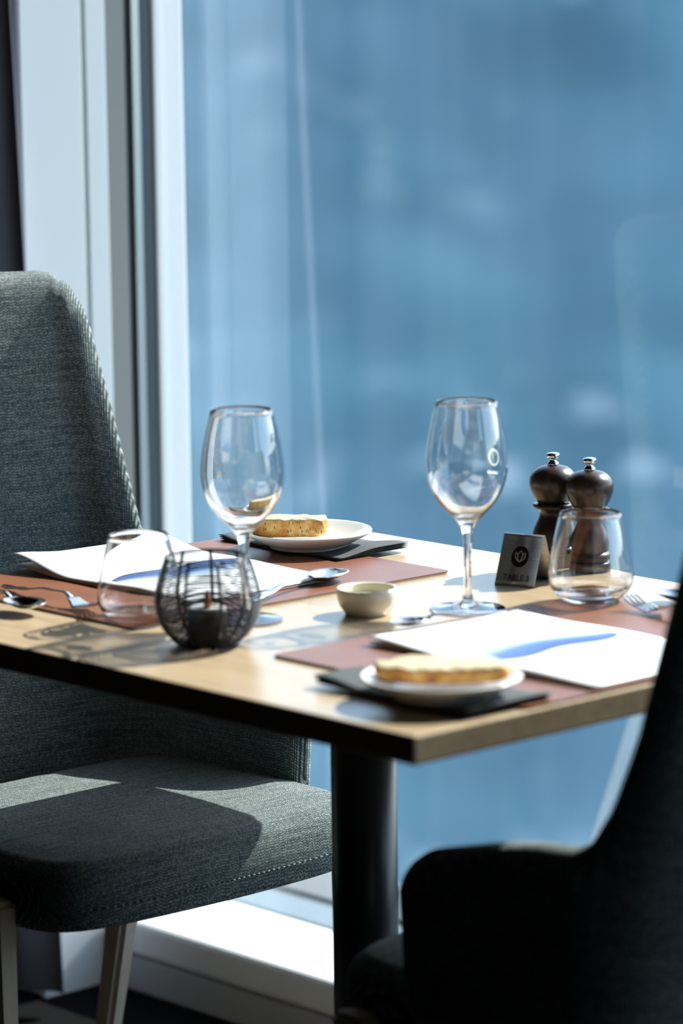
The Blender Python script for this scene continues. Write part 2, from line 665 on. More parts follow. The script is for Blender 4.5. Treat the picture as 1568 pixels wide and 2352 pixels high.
boxo('drip_groove', M['gasket'], (FX, 3.12, 0.770, 0.800, 0.06, 0.098), win)
boxo('outer_ledge', M['grey_frame'], (FX - 0.05, 3.12, 0.800, 0.93, 0.06, 0.104), win, 0.003)
boxo('glass_pane', M['pane'], (FX - 0.005, 3.125, GY, GY + 0.0005, 0.104, 2.40), win)
struct(boxo('trim_4', M['sill'], (-1.118, 3.2, 0.535, 0.704, 0.052, 0.103), bevel=0.012, seg=4), 'white window sill low above the floor, sunlit', 'sill')
struct(boxo('baseboard_window', M['baseboard'], (-1.118, 3.9, 0.540, 0.62, 0, 0.05), bevel=0.004), 'grey baseboard under the window sill', 'baseboard')


struct(boxo('bounce_slab', M['bounce_mat'], (-3.0, 9.0, 0.935, 1.65, -0.45, -0.25)), 'pale concrete balcony slab outside, added unseen to send sunlight indoors', 'bounce')  # unseen slab, added to bounce sunlight onto the pier and frame

# hillside far below and behind the window
def hill(u, v):
    a = math.radians(40 + 150 * u)
    if v < 0.15:
        r, z = 60 + 90 * v / 0.15, -75 + 5 * v / 0.15
    else:
        k = (v - 0.15) / 0.85
        r, z = 150 + 175 * k, -70 + 96 * k
    x, y = r * math.cos(a), r * math.sin(a)
    z += 4 * noise.noise(Vector((x, y, 0)) / 45) + 1.2 * noise.noise(Vector((x, y, 5)) / 9)
    return (x, y, z)


bm = bmesh.new()
grid(bm, hill, 260, 130)
hl = struct(obj('hillside', bm, M['hill']), 'hillside far outside the window, blue haze painted in its colour', 'hillside')

# ------------------------------------------------------------------ curtain
def curtain_pt(u, v):
    x = -1.078 - 0.72 * (1 - u) + (0.035 * (1 - v) - 0.036 * 2.68 * v) * (u ** 3)
    y = 0.402 + 0.014 * math.sin(u * 46 + 0.6 * v) + 0.008 * math.sin(u * 19 + 2.3 * v) - 0.012
    return (x, y, 0.03 + 2.68 * v)


bm = bmesh.new()
grid(bm, curtain_pt, 160, 24)
c = obj('curtain', bm, M['curtain'])
solidify(c, 0.002)
c['label'] = 'dark slate curtain hanging in folds at the left edge, beside the window'
c['category'] = 'curtain'

# ------------------------------------------------------------------ table
TZ = 0.75
A, B, TH = 0.4507, 0.3553, 0.027
t = thing('dining_table', 'light oak topped table on one black pedestal leg', 'table')
tt = boxo('tabletop', M['wood'], (-A, A, -B, B, TZ - TH, TZ), t, 0.0030, 4)
bm = bmesh.new()
box(bm, -0.09, 0.09, -0.09, 0.09, TZ - TH - 0.006, TZ - TH - 0.0002, 0.002)
obj('mounting_plate', bm, M['black_metal'], t, False)
bm = bmesh.new()
lathe(bm, [(0, 0.012), (0.0345, 0.012), (0.0345, TZ - TH - 0.0062), (0, TZ - TH - 0.0062)], 64)
o = obj('pedestal', bm, M['black_metal'], t)
o.data.polygons.foreach_set('use_smooth', [abs(p.normal.z) < 0.5 for p in o.data.polygons])
bm = bmesh.new()
lathe(bm, catmull([(0, 0), (0.20, 0), (0.21, 0.003), (0.208, 0.007), (0.15, 0.010), (0.05, 0.0135), (0, 0.0135)], 4), 64)
obj('base_plate', bm, M['black_metal'], t)


# ------------------------------------------------------------------ chairs (facing +x, table at +x)
def chair(name, label, loc, rz):
    """chair coordinates: d = distance back from the table centre (x = -d), y across"""
    root = thing(name, label, 'chair', loc, rz, None)
    RC, DC, YC = 0.080, 0.545, 0.155      # corner radius, centre of corner arc
    HW = YC + RC
    L1 = DC - 0.318
    L2 = RC * PI / 2
    L3 = 2 * YC
    TOT = 2 * L1 + 2 * L2 + L3

    def plan(s):
        """s in metres along the U; returns d, y, backness, theta"""
        sign = -1
        q = s
        if s > TOT / 2:
            sign = 1
            q = TOT - s
        if q < L1:
            return 0.318 + q, sign * HW, 0.0, 0.0, q
        if q < L1 + L2:
            th = (q - L1) / RC
            return DC + RC * math.sin(th), sign * (YC + RC * math.cos(th)), math.sin(th), th, q
        k = q - L1 - L2
        return DC + RC, sign * (YC - k), 1.0, PI / 2, q

    def top(q, th):
        if q < L1:
            z = 0.603 + 0.040 * smoothstep(0, L1, q) ** 0.8
        elif q < L1 + L2:
            deg = math.degrees(th)
            tab_ = [(0, .643), (10, .652), (20, .685), (30, .750), (38, .83), (46, .92), (54, 1.0), (64, 1.034), (76, 1.048), (90, 1.052)]
            for (a0, z0), (a1, z1) in zip(tab_, tab_[1:]):
                if a0 <= deg <= a1:
                    k = (deg - a0) / (a1 - a0)
                    z = z0 + (z1 - z0) * k
                    break
        else:
            z = 1.052 + 0.006 * smoothstep(0, YC, q - L1 - L2)
        return z

    def shell(u, v):
        s = u * TOT
        d, y, bk, th, q = plan(s)
        zt = top(q, th)
        zb = 0.42
        e = 0.055
        if q < e:
            k = math.sqrt(max(0.0, 1 - (1 - q / e) ** 2))
            zt -= 0.05 * (1 - k)
            zb += 0.06 * (1 - k)
        z = zb + (zt - zb) * v
        up = max(0, z - 0.50)
        d2 = d + 0.125 * up * bk + 0.018 * bk * math.cos(min(1, abs(y) / 0.2) * PI / 2) 
        d2 -= 0.05 * max(0, 0.58 - z) * (1 - bk) * 0 
        y2 = y * (1 - 0.035 * smoothstep(0.60, 0.75, z) - 0.02 * smoothstep(0.7, 1.05, z))
        # front of the wing slants back a little below
        if q < L1:
            d2 += (1 - q / L1) * 0.10 * max(0, 0.60 - z) * 0.8
        return (-d2, y2, z)

    NU, NV = 260, 60
    mid = [[Vector(shell(i / NU, j / NV)) for j in range(NV + 1)] for i in range(NU + 1)]
    bm = bmesh.new()
    uvl = bm.loops.layers.uv.new('UVMap')
    hh = {}
    for side in (1, -1):
        vv = []
        for i in range(NU + 1):
            row = []
            for j in range(NV + 1):
                du = mid[min(i + 1, NU)][j] - mid[max(i - 1, 0)][j]
                dv = mid[i][min(j + 1, NV)] - mid[i][max(j - 1, 0)]
                n = du.cross(dv).normalized()
                H = mid[i][NV].z - mid[i][0].z
                ds = (min(i + 1, NU) - max(i - 1, 0)) / NU * TOT
                sl = (mid[min(i + 1, NU)][NV].z - mid[max(i - 1, 0)][NV].z) / ds
                e = min(i / NU * TOT, (1 - i / NU) * TOT, (1 - j / NV) * H / math.sqrt(1 + sl * sl), j / NV * H)
                k = min(1.0, e / 0.032)
                h = 0.021 * (1 - (1 - k) ** 2.2) ** 0.5
                vt = bm.verts.new(mid[i][j] + n * h * side)
                vt.index = 0
                hh[(side, i, j)] = h
                row.append(vt)
            vv.append(row)
        for i in range(NU):
            for j in range(NV):
                q = (vv[i][j], vv[i + 1][j], vv[i + 1][j + 1], vv[i][j + 1])
                f = bm.faces.new(q if side > 0 else q[::-1])
                ij = ((i, j), (i + 1, j), (i + 1, j + 1), (i, j + 1))
                for l, (a_, b_) in zip(f.loops, ij if side > 0 else ij[::-1]):
                    l[uvl].uv = (a_ / NU * TOT, mid[a_][b_].z + 0.021 - side * hh[(side, a_, b_)])
    bmesh.ops.remove_doubles(bm, verts=bm.verts, dist=1e-5)
    o = obj('back_shell', bm, M['fabric'], root)
    # seat cushion
    def seat_pt(u, v):
        # u: around 0..1, v: 0 bottom centre .. 1 top centre
        a = 2 * PI * u
        ca, sa = math.cos(a), math.sin(a)
        n = 7.0
        r = (abs(ca) ** n + abs(sa) ** n) ** (-1 / n)
        prof = [(0.0, 0.398), (0.60, 0.398), (0.90, 0.400), (0.962, 0.403), (0.985, 0.412), (0.995, 0.424), (1.0, 0.440), (0.992, 0.455), (0.970, 0.467), (0.925, 0.476), (0.80, 0.481), (0.4, 0.483), (0.0, 0.483)]
        k = v * (len(prof) - 1)
        i = min(int(k), len(prof) - 2)
        f = k - i
        rr = prof[i][0] * (1 - f) + prof[i + 1][0] * f
        z = prof[i][1] * (1 - f) + prof[i + 1][1] * f
        d = 0.388 - r * ca * rr * 0.190
        y = r * sa * rr * 0.232
        # front edge bows forward, sides narrow a touch to the back
        d -= 0.012 * max(0, ca * rr) * (1 - (y / 0.22) ** 2)
        y *= 1 + 0.03 * ca * rr
        return (-d, y, z)
    bm = bmesh.new()
    vsx = grid(bm, seat_pt, 96, 48)
    bmesh.ops.remove_doubles(bm, verts=bm.verts, dist=1e-5)
    uvl = bm.loops.layers.uv.new('UVMap')
    for f in bm.faces:
        for l in f.loops:
            co = l.vert.co
            l[uvl].uv = (co.y, co.x + (0.48 - co.z))
    obj('seat', bm, M['fabric'], root)
    st = root.children[-1]
    # stitched seam along the front edge
    bm = bmesh.new()
    K = 84
    for i in range(K):
        u0 = -0.20 + 0.40 * i / K
        a0, a1 = u0, u0 + 0.40 / K * 0.55
        def sp(a):
            p = Vector(seat_pt(a % 1.0, 5.2 / 12))
            return p * 1.0 + Vector((0.0010 * math.cos(a * 2 * PI), 0.0010 * math.sin(a * 2 * PI), 0))
        tube(bm, [sp(a0), sp((a0 + a1) / 2), sp(a1)], 0.0008, 5)
    so = obj('stitching', bm, M['thread'], st)
    so['kind'] = 'stuff'
    # underframe and four legs
    bm = bmesh.new()
    box(bm, -0.54, -0.30, -0.16, 0.16, 0.385, 0.3995, 0.003)
    obj('underframe', bm, M['black_metal'], root, False)
    for (x, y, z1, sx, sy) in ((-0.282, -0.250, 0.436, 0.02, 0.0), (-0.272, 0.252, 0.436, 0.02, 0.0), (-0.603, -0.20, 0.40, -0.34, -0.10), (-0.603, 0.205, 0.40, -0.34, 0.10)):
        bm = bmesh.new()
        box(bm, -0.5, 0.5, -0.5, 0.5, 0, 1, 0.0)
        hx, hy = 0.044, 0.032
        for vt in bm.verts:
            k = 1 - vt.co.z
            s_ = 1 - 0.30 * k
            vt.co = Vector((x + vt.co.x * hx * s_ + sx * k * 0.4, y + vt.co.y * hy * s_ + sy * k * 0.4, z1 * vt.co.z))
        bmesh.ops.bevel(bm, geom=list(bm.edges), offset=0.006, segments=3, affect='EDGES')
        obj('leg', bm, M['leg_wood'], root, False)
    return root


chair('upholstered_chair', 'grey green upholstered dining chair with high back, on the far side, left of the table', (-0.022, -0.005, 0), 0.0)
chair('upholstered_chair', 'upholstered chair seen from behind as a black silhouette at lower right', (-0.013, 0.0, 0), PI)


# ------------------------------------------------------------------ place mats
MT = 0.0030
def placemat(x0, x1, y0, y1, label, loc):
    def rr(bm, z0, z1, inset):
        pts = []
        r = 0.008
        X0, X1, Y0, Y1 = x0 + inset, x1 - inset, y0 + inset, y1 - inset
        for (cx, cy_, a0) in ((X1 - r, Y1 - r, 0), (X0 + r, Y1 - r, 90), (X0 + r, Y0 + r, 180), (X1 - r, Y0 + r, 270)):
            for k in range(7):
                a = math.radians(a0 + 15 * k)
                pts.append((cx + r * math.cos(a), cy_ + r * math.sin(a)))
        lo = [bm.verts.new((p[0], p[1], z0)) for p in pts]
        hi = [bm.verts.new((p[0], p[1], z1)) for p in pts]
        bm.faces.new(lo[::-1]); bm.faces.new(hi)
        n = len(pts)
        for i in range(n):
            bm.faces.new((lo[i], lo[(i + 1) % n], hi[(i + 1) % n], hi[i]))
    bm = bmesh.new()
    rr(bm, 0.0019, MT, 0)
    o = obj('placemat', bm, M['leather'], None, False, loc)
    o['label'] = label
    o['category'] = 'placemat'
    o['group'] = 'leather placemats'
    bm = bmesh.new()
    rr(bm, 0.0001, 0.0019, 0.0003)
    obj('backing', bm, M['felt'], o, False)
    return o


placemat(-0.348, 0, 0, 0.4473, 'brown leather placemat under the far menu and bread plate', (-0.1001, -0.2214, TZ))
placemat(0, 0.346, 0, 0.4473, 'brown leather placemat under the menu nearest the camera', (0.1025, -0.2146, TZ))
MZ = TZ + MT


# ------------------------------------------------------------------ napkins
def napkin(label, loc, rz, wave):
    """folded paper napkin 0.205 x 0.11, several plies"""
    root = None
    W2, H2 = 0.205, 0.108
    for k in range(4):
        z0 = 0.0004 + k * 0.0007
        def pt(u, v, z0=z0, k=k):
            x = (u - 0.5) * (W2 - 0.002 * (3 - k))
            y = (v - 0.5) * H2
            e = smoothstep(0.70, 0.95, u)
            z = z0
            z += (0.0060 * smoothstep(0.66, 0.95, u) * (k + 1) / 4) * smoothstep(0.0, 0.6, v)
            z += 0.004 * smoothstep(0.85, 1.0, 1 - u) * k / 3
            return (x, y, max(z, 0.0003 + 0.0007 * k))
        bm = bmesh.new()
        grid(bm, pt, 30, 12)
        if root is None:
            root = obj('folded_napkin', bm, M['napkin'], None, True, loc, (0, 0, rz))
            o = root
            root['label'] = label
            root['category'] = 'napkin'
            root['group'] = 'charcoal napkins'
        else:
            o = obj('ply', bm, M['napkin'], root)
        solidify(o, 0.0005, -1)
        if k < 3:
            pass
    return root


napkin('charcoal paper napkin folded under the far bread plate', (-0.334, 0.233, MZ + 0.0006), 0.0, 1)
napkin('charcoal paper napkin folded under the near bread plate by the table corner', (0.338, -0.226, MZ + 0.0006), PI, 1)
NZ = MZ + 0.0035


# ------------------------------------------------------------------ plates
def plate(label, loc):
    prof = [(0, .0022), (.039, .0020), (.0405, 0.0), (.0435, 0.0), (.0455, .0030), (.056, .0075), (.068, .0140), (.0725, .0170), (.0735, .0184), (.0728, .0196), (.0705, .0192), (.060, .0135), (.050, .0085), (.044, .0065), (.030, .0058), (0, .0056)]
    bm = bmesh.new()
    lathe(bm, catmull(prof, 5), 128)
    o = obj('bread_plate', bm, M['china'], None, True, loc)
    o['label'] = label
    o['category'] = 'plate'
    o['group'] = 'bread plates'
    return o


PB = (-0.318, 0.211, NZ)
PF = (0.368, -0.242, NZ)
plate('white bread plate on the far napkin by the window', PB)
plate('white bread plate on the napkin near the front corner of the table', PF)


# ------------------------------------------------------------------ bread
def bread(label, loc, rz, outline, h, seed, crustmat, tilt=0.0):
    """slice of bread lying on its cut side: crumb on top, crust around"""
    n = len(outline)
    pts = catmull([(*p, 0) for p in outline + [outline[0]]], 8)[:-1]
    N = len(pts)
    bm = bmesh.new()
    rings = []
    cx = sum(p.x for p in pts) / N
    cy_ = sum(p.y for p in pts) / N
    levels = [(0.74, 0.0), (0.90, 0.0022), (1.0, 0.25 * h), (1.01, 0.55 * h), (1.0, 0.82 * h), (0.975, 0.96 * h), (0.93, 1.0 * h), (0.75, 1.02 * h), (0.5, 1.03 * h), (0.25, 1.03 * h)]
    for li, (s_, z) in enumerate(levels):
        ring = []
        for p in pts:
            x = cx + (p.x - cx) * s_
            y = cy_ + (p.y - cy_) * s_
            nz = noise.noise(Vector((x * 90 + seed, y * 90, z * 90)))
            n2 = noise.noise(Vector((x * 260 + seed, y * 260, z * 260)))
            d = 1 + 0.05 * nz
            zz = z + (0.0016 * n2 + 0.0022 * nz if li > 4 else 0.0)
            ring.append(bm.verts.new((cx + (x - cx) * d, cy_ + (y - cy_) * d, max(zz, 0))))
        rings.append(ring)
    for li in range(len(rings) - 1):
        for i in range(N):
            f = bm.faces.new((rings[li][i], rings[li][(i + 1) % N], rings[li + 1][(i + 1) % N], rings[li + 1][i]))
            f.material_index = 0 if li < 5 else 1
    bm.faces.new(rings[0][::-1])
    f = bm.faces.new(rings[-1])
    f.material_index = 1
    o = obj('bread_slice', bm, [crustmat, M['crumb']], None, True, loc, (tilt, 0, rz))
    subsurf(o, 1)
    o['label'] = label
    o['category'] = 'bread'
    o['group'] = 'bread slices'
    return o


bread('herb flecked slice of bread on the far plate', (PB[0] - 0.024, PB[1] - 0.006, PB[2] + 0.0098), math.radians(40),
      [(-0.040, -0.016), (-0.01, -0.021), (0.022, -0.017), (0.041, -0.014), (0.043, 0.006), (0.03, 0.019), (0.0, 0.022), (-0.034, 0.018), (-0.043, 0.002)], 0.022, 3.1, M['herb_crust'])
bread('thick slice of pale bread with golden crust on the near plate', (PF[0] - 0.004, PF[1] + 0.004, PF[2] + 0.0120), math.radians(44),
      [(-0.057, -0.012), (-0.03, -0.024), (0.0, -0.025), (0.035, -0.021), (0.057, -0.014), (0.060, 0.006), (0.042, 0.030), (0.0, 0.041), (-0.042, 0.032), (-0.061, 0.010)], 0.0165, 9.7, M['crust'])


# ------------------------------------------------------------------ menus
def menu(label, loc, rz, lift_a, flip):
    """folded A4 card; local x runs -0.155..0.155, y -0.105..0.105; the -x end curls up"""
    LX, LY = 0.152, 0.104
    def zt(x, y, top):
        a = smoothstep(0.35, 1.0, -x / LX)
        b = smoothstep(0.3, 1.0, abs(y) / LY)
        base = 0.0012 + (0.0022 if top else 0.0)
        return base + lift_a * a * (1.0 if top else 0.35) * (0.6 + 0.4 * b) + 0.0012 * (1 + math.sin(x * 28 + 1.0 + y * 9)) * (1 if top else 0.3)
    def pt(u, v, top):
        x = (u * 2 - 1) * LX
        y = (v * 2 - 1) * LY
        return (x, y, zt(x, y, top))
    bm = bmesh.new()
    grid(bm, lambda u, v: pt(u, v, False), 40, 12)
    root = obj('menu_card', bm, M['paper'], None, True, loc, (0, 0, rz))
    solidify(root, 0.0004, 0)
    root['label'] = label
    root['category'] = 'menu'
    root['group'] = 'menus'
    bm = bmesh.new()
    grid(bm, lambda u, v: pt(u, v, True), 48, 16)
    o = obj('cover_page', bm, M['paper'], root)
    solidify(o, 0.0004, 0)
    # printed blue picture, ragged outline
    def pic(u, v):
        y = -0.098 + 0.186 * v
        xr = 0.060 + 0.020 * math.sin(v * 2.6 + 0.3) + 0.008 * math.sin(v * 9)      # deep edge
        xl = -0.004 + 0.030 * v
        wv = smoothstep(0, 0.25, v)
        x0 = xr - (xr - xl) * (0.35 + 0.65 * math.sin(PI * min(1, max(0.0, v))) ** 0.7)
        x = x0 + (xr - x0) * u
        x -= 0.062
        if flip:
            x, y = -x, -y
        return (x, y, zt(x, y, True) + 0.0004)
    bm = bmesh.new()
    grid(bm, pic, 20, 60, lambda u, v: (u, v))
    obj('printed_picture', bm, M['print'], root)
    return root


menu('white menu card with blue picture lying before the left chair', (-0.300, -0.003, MZ), 0.0, 0.014, True)
menu('white menu card with blue picture lying on the near placemat', (0.290, -0.016, MZ), 0.0, 0.003, False)


# ------------------------------------------------------------------ glassware
def caust(o):
    try:
        o.cycles.is_caustics_caster = True
    except Exception:
        pass


WG_OUT = [(.0385, .0006), (.0390, .0012), (.0380, .0019), (.030, .0028), (.016, .0048), (.0075, .0085), (.0048, .016), (.0040, .030), (.0040, .055), (.0046, .074), (.0062, .0835), (.0100, .0915), (.0170, .0995), (.0235, .1060), (.0310, .1150), (.0370, .1260), (.0408, .1380), (.0425, .1500), (.0424, .1600), (.0405, .1760), (.0372, .1930), (.0318, .2165)]
WG_IN = [(.0313, .2168), (.0308, .2160), (.0362, .1930), (.0395, .1760), (.0414, .1600), (.0415, .1500), (.0398, .1385), (.0360, .1270), (.0300, .1165), (.0225, .1080), (.0155, .1020), (.0080, .0975), (0.0, .0960)]


def bowl_r(z):
    for (r0, z0), (r1, z1) in zip(WG_OUT[10:], WG_OUT[11:]):
        if z0 <= z <= z1:
            return r0 + (r1 - r0) * (z - z0) / (z1 - z0)
    return .04


def wine_glass(label, loc, az, mz):
    prof = [(0, .0010)] + [(.030, .0006)] + WG_OUT
    p = [Vector((0, .0010)), Vector((.030, .0006))] + catmull([(a, b, 0) for a, b in WG_OUT], 4) + catmull([(a, b, 0) for a, b in WG_IN], 4)
    bm = bmesh.new()
    lathe(bm, [(q[0], q[1]) for q in p], 128)
    root = obj('wine_glass', bm, M['glass'], None, True, loc)
    caust(root)
    root['label'] = label
    root['category'] = 'wine glass'
    root['group'] = 'wine glasses'
    # printed measure mark: ring above a short bar
    bm = bmesh.new()
    def on(a, z):
        r = bowl_r(z) + 0.00025
        return Vector((r * math.cos(a), r * math.sin(a), z))
    def band(f, n, wd):
        vs_ = []
        for i in range(n + 1):
            a = f(i / n, 0); b = f(i / n, 1)
            vs_.append((bm.verts.new(on(*a)), bm.verts.new(on(*b))))
        for (a, b), (c_, d) in zip(vs_, vs_[1:]):
            bm.faces.new((a, c_, d, b))
    ra = 1 / 0.042
    band(lambda q, s_: (az + (0.0062 + 0.0016 * s_) * 0.95 * math.cos(2 * PI * q) * ra, 0.1570 + mz + (0.0072 + 0.0016 * s_) * math.sin(2 * PI * q)), 40, 0)
    band(lambda q, s_: (az + (-0.0075 + 0.015 * q) * ra, 0.1395 + mz + 0.0030 * s_), 10, 0)
    obj('measure_mark', bm, M['white_print'], root)
    return root


VA = math.atan2(-0.665, 0.729)          # direction from table to the camera
wine_glass('tall stemmed wine glass behind the wire candle holder', (-0.0585, -0.1086, TZ + 0.0001), VA + PI + 0.64, 0.0060)
wine_glass('tall stemmed wine glass beside the steel table number sign', (0.064, 0.0903, TZ + 0.0001), VA + PI - 0.78, -0.0025)

TB_OUT = [(.0255, 0.0003), (.0285, .0008), (.0325, .0035), (.0385, .0090), (.0432, .0165), (.0449, .0250), (.0440, .0360), (.0415, .0520), (.0380, .0680), (.0324, .0915)]
TB_IN = [(.0319, .0918), (.0314, .0910), (.0369, .0680), (.0403, .0520), (.0428, .0360), (.0436, .0260), (.0418, .0180), (.0370, .0125), (.0300, .0098), (.018, .0088), (0.0, .0085)]


def tumbler(label, loc, s=1.0):
    p = [Vector((0, .0018)), Vector((.023, .0014))] + catmull([(a, b, 0) for a, b in TB_OUT], 5) + catmull([(a, b, 0) for a, b in TB_IN], 5)
    bm = bmesh.new()
    lathe(bm, [(q[0] * s, q[1] * s) for q in p], 128)
    root = obj('tumbler', bm, M['glass'], None, True, loc)
    caust(root)
    root['label'] = label
    root['category'] = 'glass'
    root['group'] = 'water tumblers'
    return root


tumbler('stemless water tumbler at left of the wire candle holder', (-0.1366, -0.1833, TZ + 0.0001), 0.965)
tumbler('stemless water tumbler in front of the pepper mills', (0.1308, 0.2042, MZ + 0.0001))


# ------------------------------------------------------------------ candle holder
def candle_holder(label, loc):
    root = thing('candle_holder', label, 'candle holder', loc)
    HP = catmull([(.0250, .0012, 0), (.0315, .0035, 0), (.0405, .0120, 0), (.0480, .0240, 0), (.0520, .0400, 0), (.0512, .0530, 0), (.0470, .0690, 0), (.0410, .0880, 0)], 8)
    def prof(z):
        for a, b in zip(HP, HP[1:]):
            if a.y <= z <= b.y:
                return a.x + (b.x - a.x) * (z - a.y) / (b.y - a.y)
        return HP[-1].x
    for k in range(9):
        a = 2 * PI * k / 9 + 0.25
        bm = bmesh.new()
        tube(bm, [(p.x * math.cos(a), p.x * math.sin(a), p.y) for p in HP[::2]], 0.00165, 8)
        obj('rib', bm, M['wire'], root)
    bm = bmesh.new()
    z = 0.003
    i = 0
    while z < 0.0875:
        r = prof(z) + 0.0006
        # wires sag and bunch a little
        pts = []
        for k in range(72):
            a = 2 * PI * k / 72
            dz = 0.00022 * math.sin(3 * a + i * 1.7) + 0.0001 * math.sin(7 * a + i)
            rr = r * (1 - 0.012 * (1 - abs(math.cos(4.5 * (a - 0.25)))))
            pts.append((rr * math.cos(a), rr * math.sin(a), z + dz))
        tube(bm, pts, 0.00054, 6, closed=True)
        z += 0.00138 if z < 0.043 else 0.0027 + 0.0006 * math.sin(i * 2.1)
        i += 1
    o = obj('wire_winding', bm, M['wire'], root)
    bm = bmesh.new()
    tube(bm, [(.041 * math.cos(2 * PI * k / 64), .041 * math.sin(2 * PI * k / 64), .088) for k in range(64)], 0.0012, 8, closed=True)
    obj('rim_ring', bm, M['wire'], root)
    bm = bmesh.new()
    lathe(bm, [(0, 0), (.026, 0), (.027, .0006), (.0265, .0022), (0, .0022)], 64)
    obj('base_disc', bm, M['wire'], root)
    # black cup with white candle
    bm = bmesh.new()
    lathe(bm, [(0, .0023), (.0180, .0023), (.0195, .004), (.0198, .034), (.0188, .0345), (.0182, .034), (.0180, .026), (0, .026)], 64)
    obj('candle_cup', bm, M['candle_cup'], root)
    bm = bmesh.new()
    lathe(bm, catmull([(0, .0262, 0), (.0176, .0262, 0), (.0178, .036, 0), (.0170, .0378, 0), (.012, .0372, 0), (0, .0365, 0)], 4), 64)
    obj('candle', bm, M['wax'], root)
    bm = bmesh.new()
    lathe(bm, catmull([(0, .0362, 0), (.0030, .0368, 0), (.0040, .0410, 0), (.0030, .0480, 0), (.0012, .0535, 0), (0, .0560, 0)], 4), 24)
    obj('flame_tip', bm, M['flame_tip'], root)
    return root


candle_holder('round black wire candle holder with a small candle', (0.0093, -0.2158, TZ + 0.0001))


# ------------------------------------------------------------------ sauce dish
root = thing('sauce_dish', 'small white dish of yellow dressing at the centre of the table', 'dish', (0.0050, 0.0030, TZ + 0.0001))
bm = bmesh.new()
lathe(bm, catmull([(0, .0012), (.019, .0010), (.0205, 0), (.0225, 0), (.0245, .0035), (.0285, .0090), (.0310, .0170), (.0318, .0240), (.0312, .0268), (.0296, .0276), (.0275, .0262), (.0262, .0215), (.0240, .0120), (.018, .0060), (0, .0050)], 5), 96)
obj('bowl', bm, M['cream_china'], root)
bm = bmesh.new()
lathe(bm, [(0, .0155), (.0240, .0155), (.0250, .0190), (.020, .0188), (0, .0187)], 64)
obj('dressing', bm, M['dressing'], root)


# ------------------------------------------------------------------ cutlery
def strip(bm, fn, ns, nt_, t0=0.0, t1=1.0):
    """closed flat bar: fn(t, s, side) -> point"""
    top_ = [[bm.verts.new(fn(t0 + (t1 - t0) * i / nt_, -1 + 2 * j / ns, 1)) for j in range(ns + 1)] for i in range(nt_ + 1)]
    bot = [[bm.verts.new(fn(t0 + (t1 - t0) * i / nt_, -1 + 2 * j / ns, 0)) for j in range(ns + 1)] for i in range(nt_ + 1)]
    for i in range(nt_):
        for j in range(ns):
            bm.faces.new((top_[i][j], top_[i + 1][j], top_[i + 1][j + 1], top_[i][j + 1]))
            bm.faces.new((bot[i][j], bot[i][j + 1], bot[i + 1][j + 1], bot[i + 1][j]))
        for j in (0, ns):
            bm.faces.new((top_[i][j], bot[i][j], bot[i + 1][j], top_[i + 1][j]))
    for i in (0, nt_):
        for j in range(ns):
            bm.faces.new((top_[i][j], top_[i][j + 1], bot[i][j + 1], bot[i][j]))


def lerp_tab(tab_, t_):
    for (a, x), (b, y) in zip(tab_, tab_[1:]):
        if t_ <= b:
            k = (t_ - a) / (b - a)
            k = k * k * (3 - 2 * k)
            return x + (y - x) * k
    return tab_[-1][1]


def cutlery(kind, label, tip, direction, length, z0, group=None, flip=False):
    """tip at local x=0, handle towards +x"""
    root = thing(kind, label, kind.replace('_', ' '), (tip[0], tip[1], z0), math.atan2(direction[1], direction[0]), group)
    sc_ = length / 0.20
    th = 0.0018
    zc = [(0.0, .0125), (0.10, .0060), (0.20, .0030), (0.30, .0095), (0.36, .0140), (0.55, .0125), (0.80, .0060), (0.93, .0035), (1.0, .0038)]
    wh = [(0.30, .0030), (0.36, .0026), (0.55, .0034), (0.80, .0058), (0.93, .0075), (0.985, .0062), (1.0, .0030)]
    def handle(t_, s_, side):
        z = lerp_tab(zc, t_)
        return (t_ * length, s_ * lerp_tab(wh, t_) * sc_, z * sc_ + (th if side else 0) * (1 - 0.35 * s_ * s_) * (1 if side else 0))
    bm = bmesh.new()
    strip(bm, handle, 6, 40, 0.305, 1.0)
    obj('handle', bm, M['steel'], root)
    bm = bmesh.new()
    if kind == 'spoon':
        def bowl(t_, s_, side):
            k = t_ / 0.31
            wd = 0.0205 * max(0.0, math.sin(PI * min(1, k ** 0.80 * 0.955 + 0.02))) ** 0.62 + (0.0028 * smoothstep(0.5, 1, k))
            depth = 0.0085 * math.sin(PI * min(1, k)) ** 0.8
            rim = 0.0105 + 0.0008 * math.sin(PI * k) if k < 0.8 else 0.0105
            z = rim - depth * (1 - s_ * s_)
            z = z * (1 - smoothstep(0.85, 1, k)) + (0.0105) * smoothstep(0.85, 1, k)
            return (t_ * length, s_ * wd * sc_, (z - (0 if side else 0.0010)) * sc_)
        strip(bm, bowl, 16, 34, 0.0, 0.325)
        obj('bowl', bm, M['steel'], root)
    else:
        def head(t_, s_, side):
            wd = lerp_tab([(0.0, .0120), (0.20, .0122), (0.27, .0080), (0.32, .0030)], t_)
            z = lerp_tab(zc, t_)
            return (t_ * length, s_ * wd * sc_, z * sc_ + (th * 0.8 if side else 0))
        strip(bm, head, 8, 16, 0.19, 0.32)
        obj('neck', bm, M['steel'], root)
        for k in range(4):
            yc = (-1 + 2 * (k + 0.5) / 4) * 0.0120 * sc_
            def tine(t_, s_, side):
                wd = lerp_tab([(0.0, .0006), (0.05, .0014), (0.19, .0018)], t_) * sc_
                return (t_ * length, yc + s_ * wd, lerp_tab(zc, t_) * sc_ + (th * 0.8 if side else 0))
            bm = bmesh.new()
            strip(bm, tine, 2, 14, 0.0, 0.20)
            obj('tine', bm, M['steel'], root)
    return root


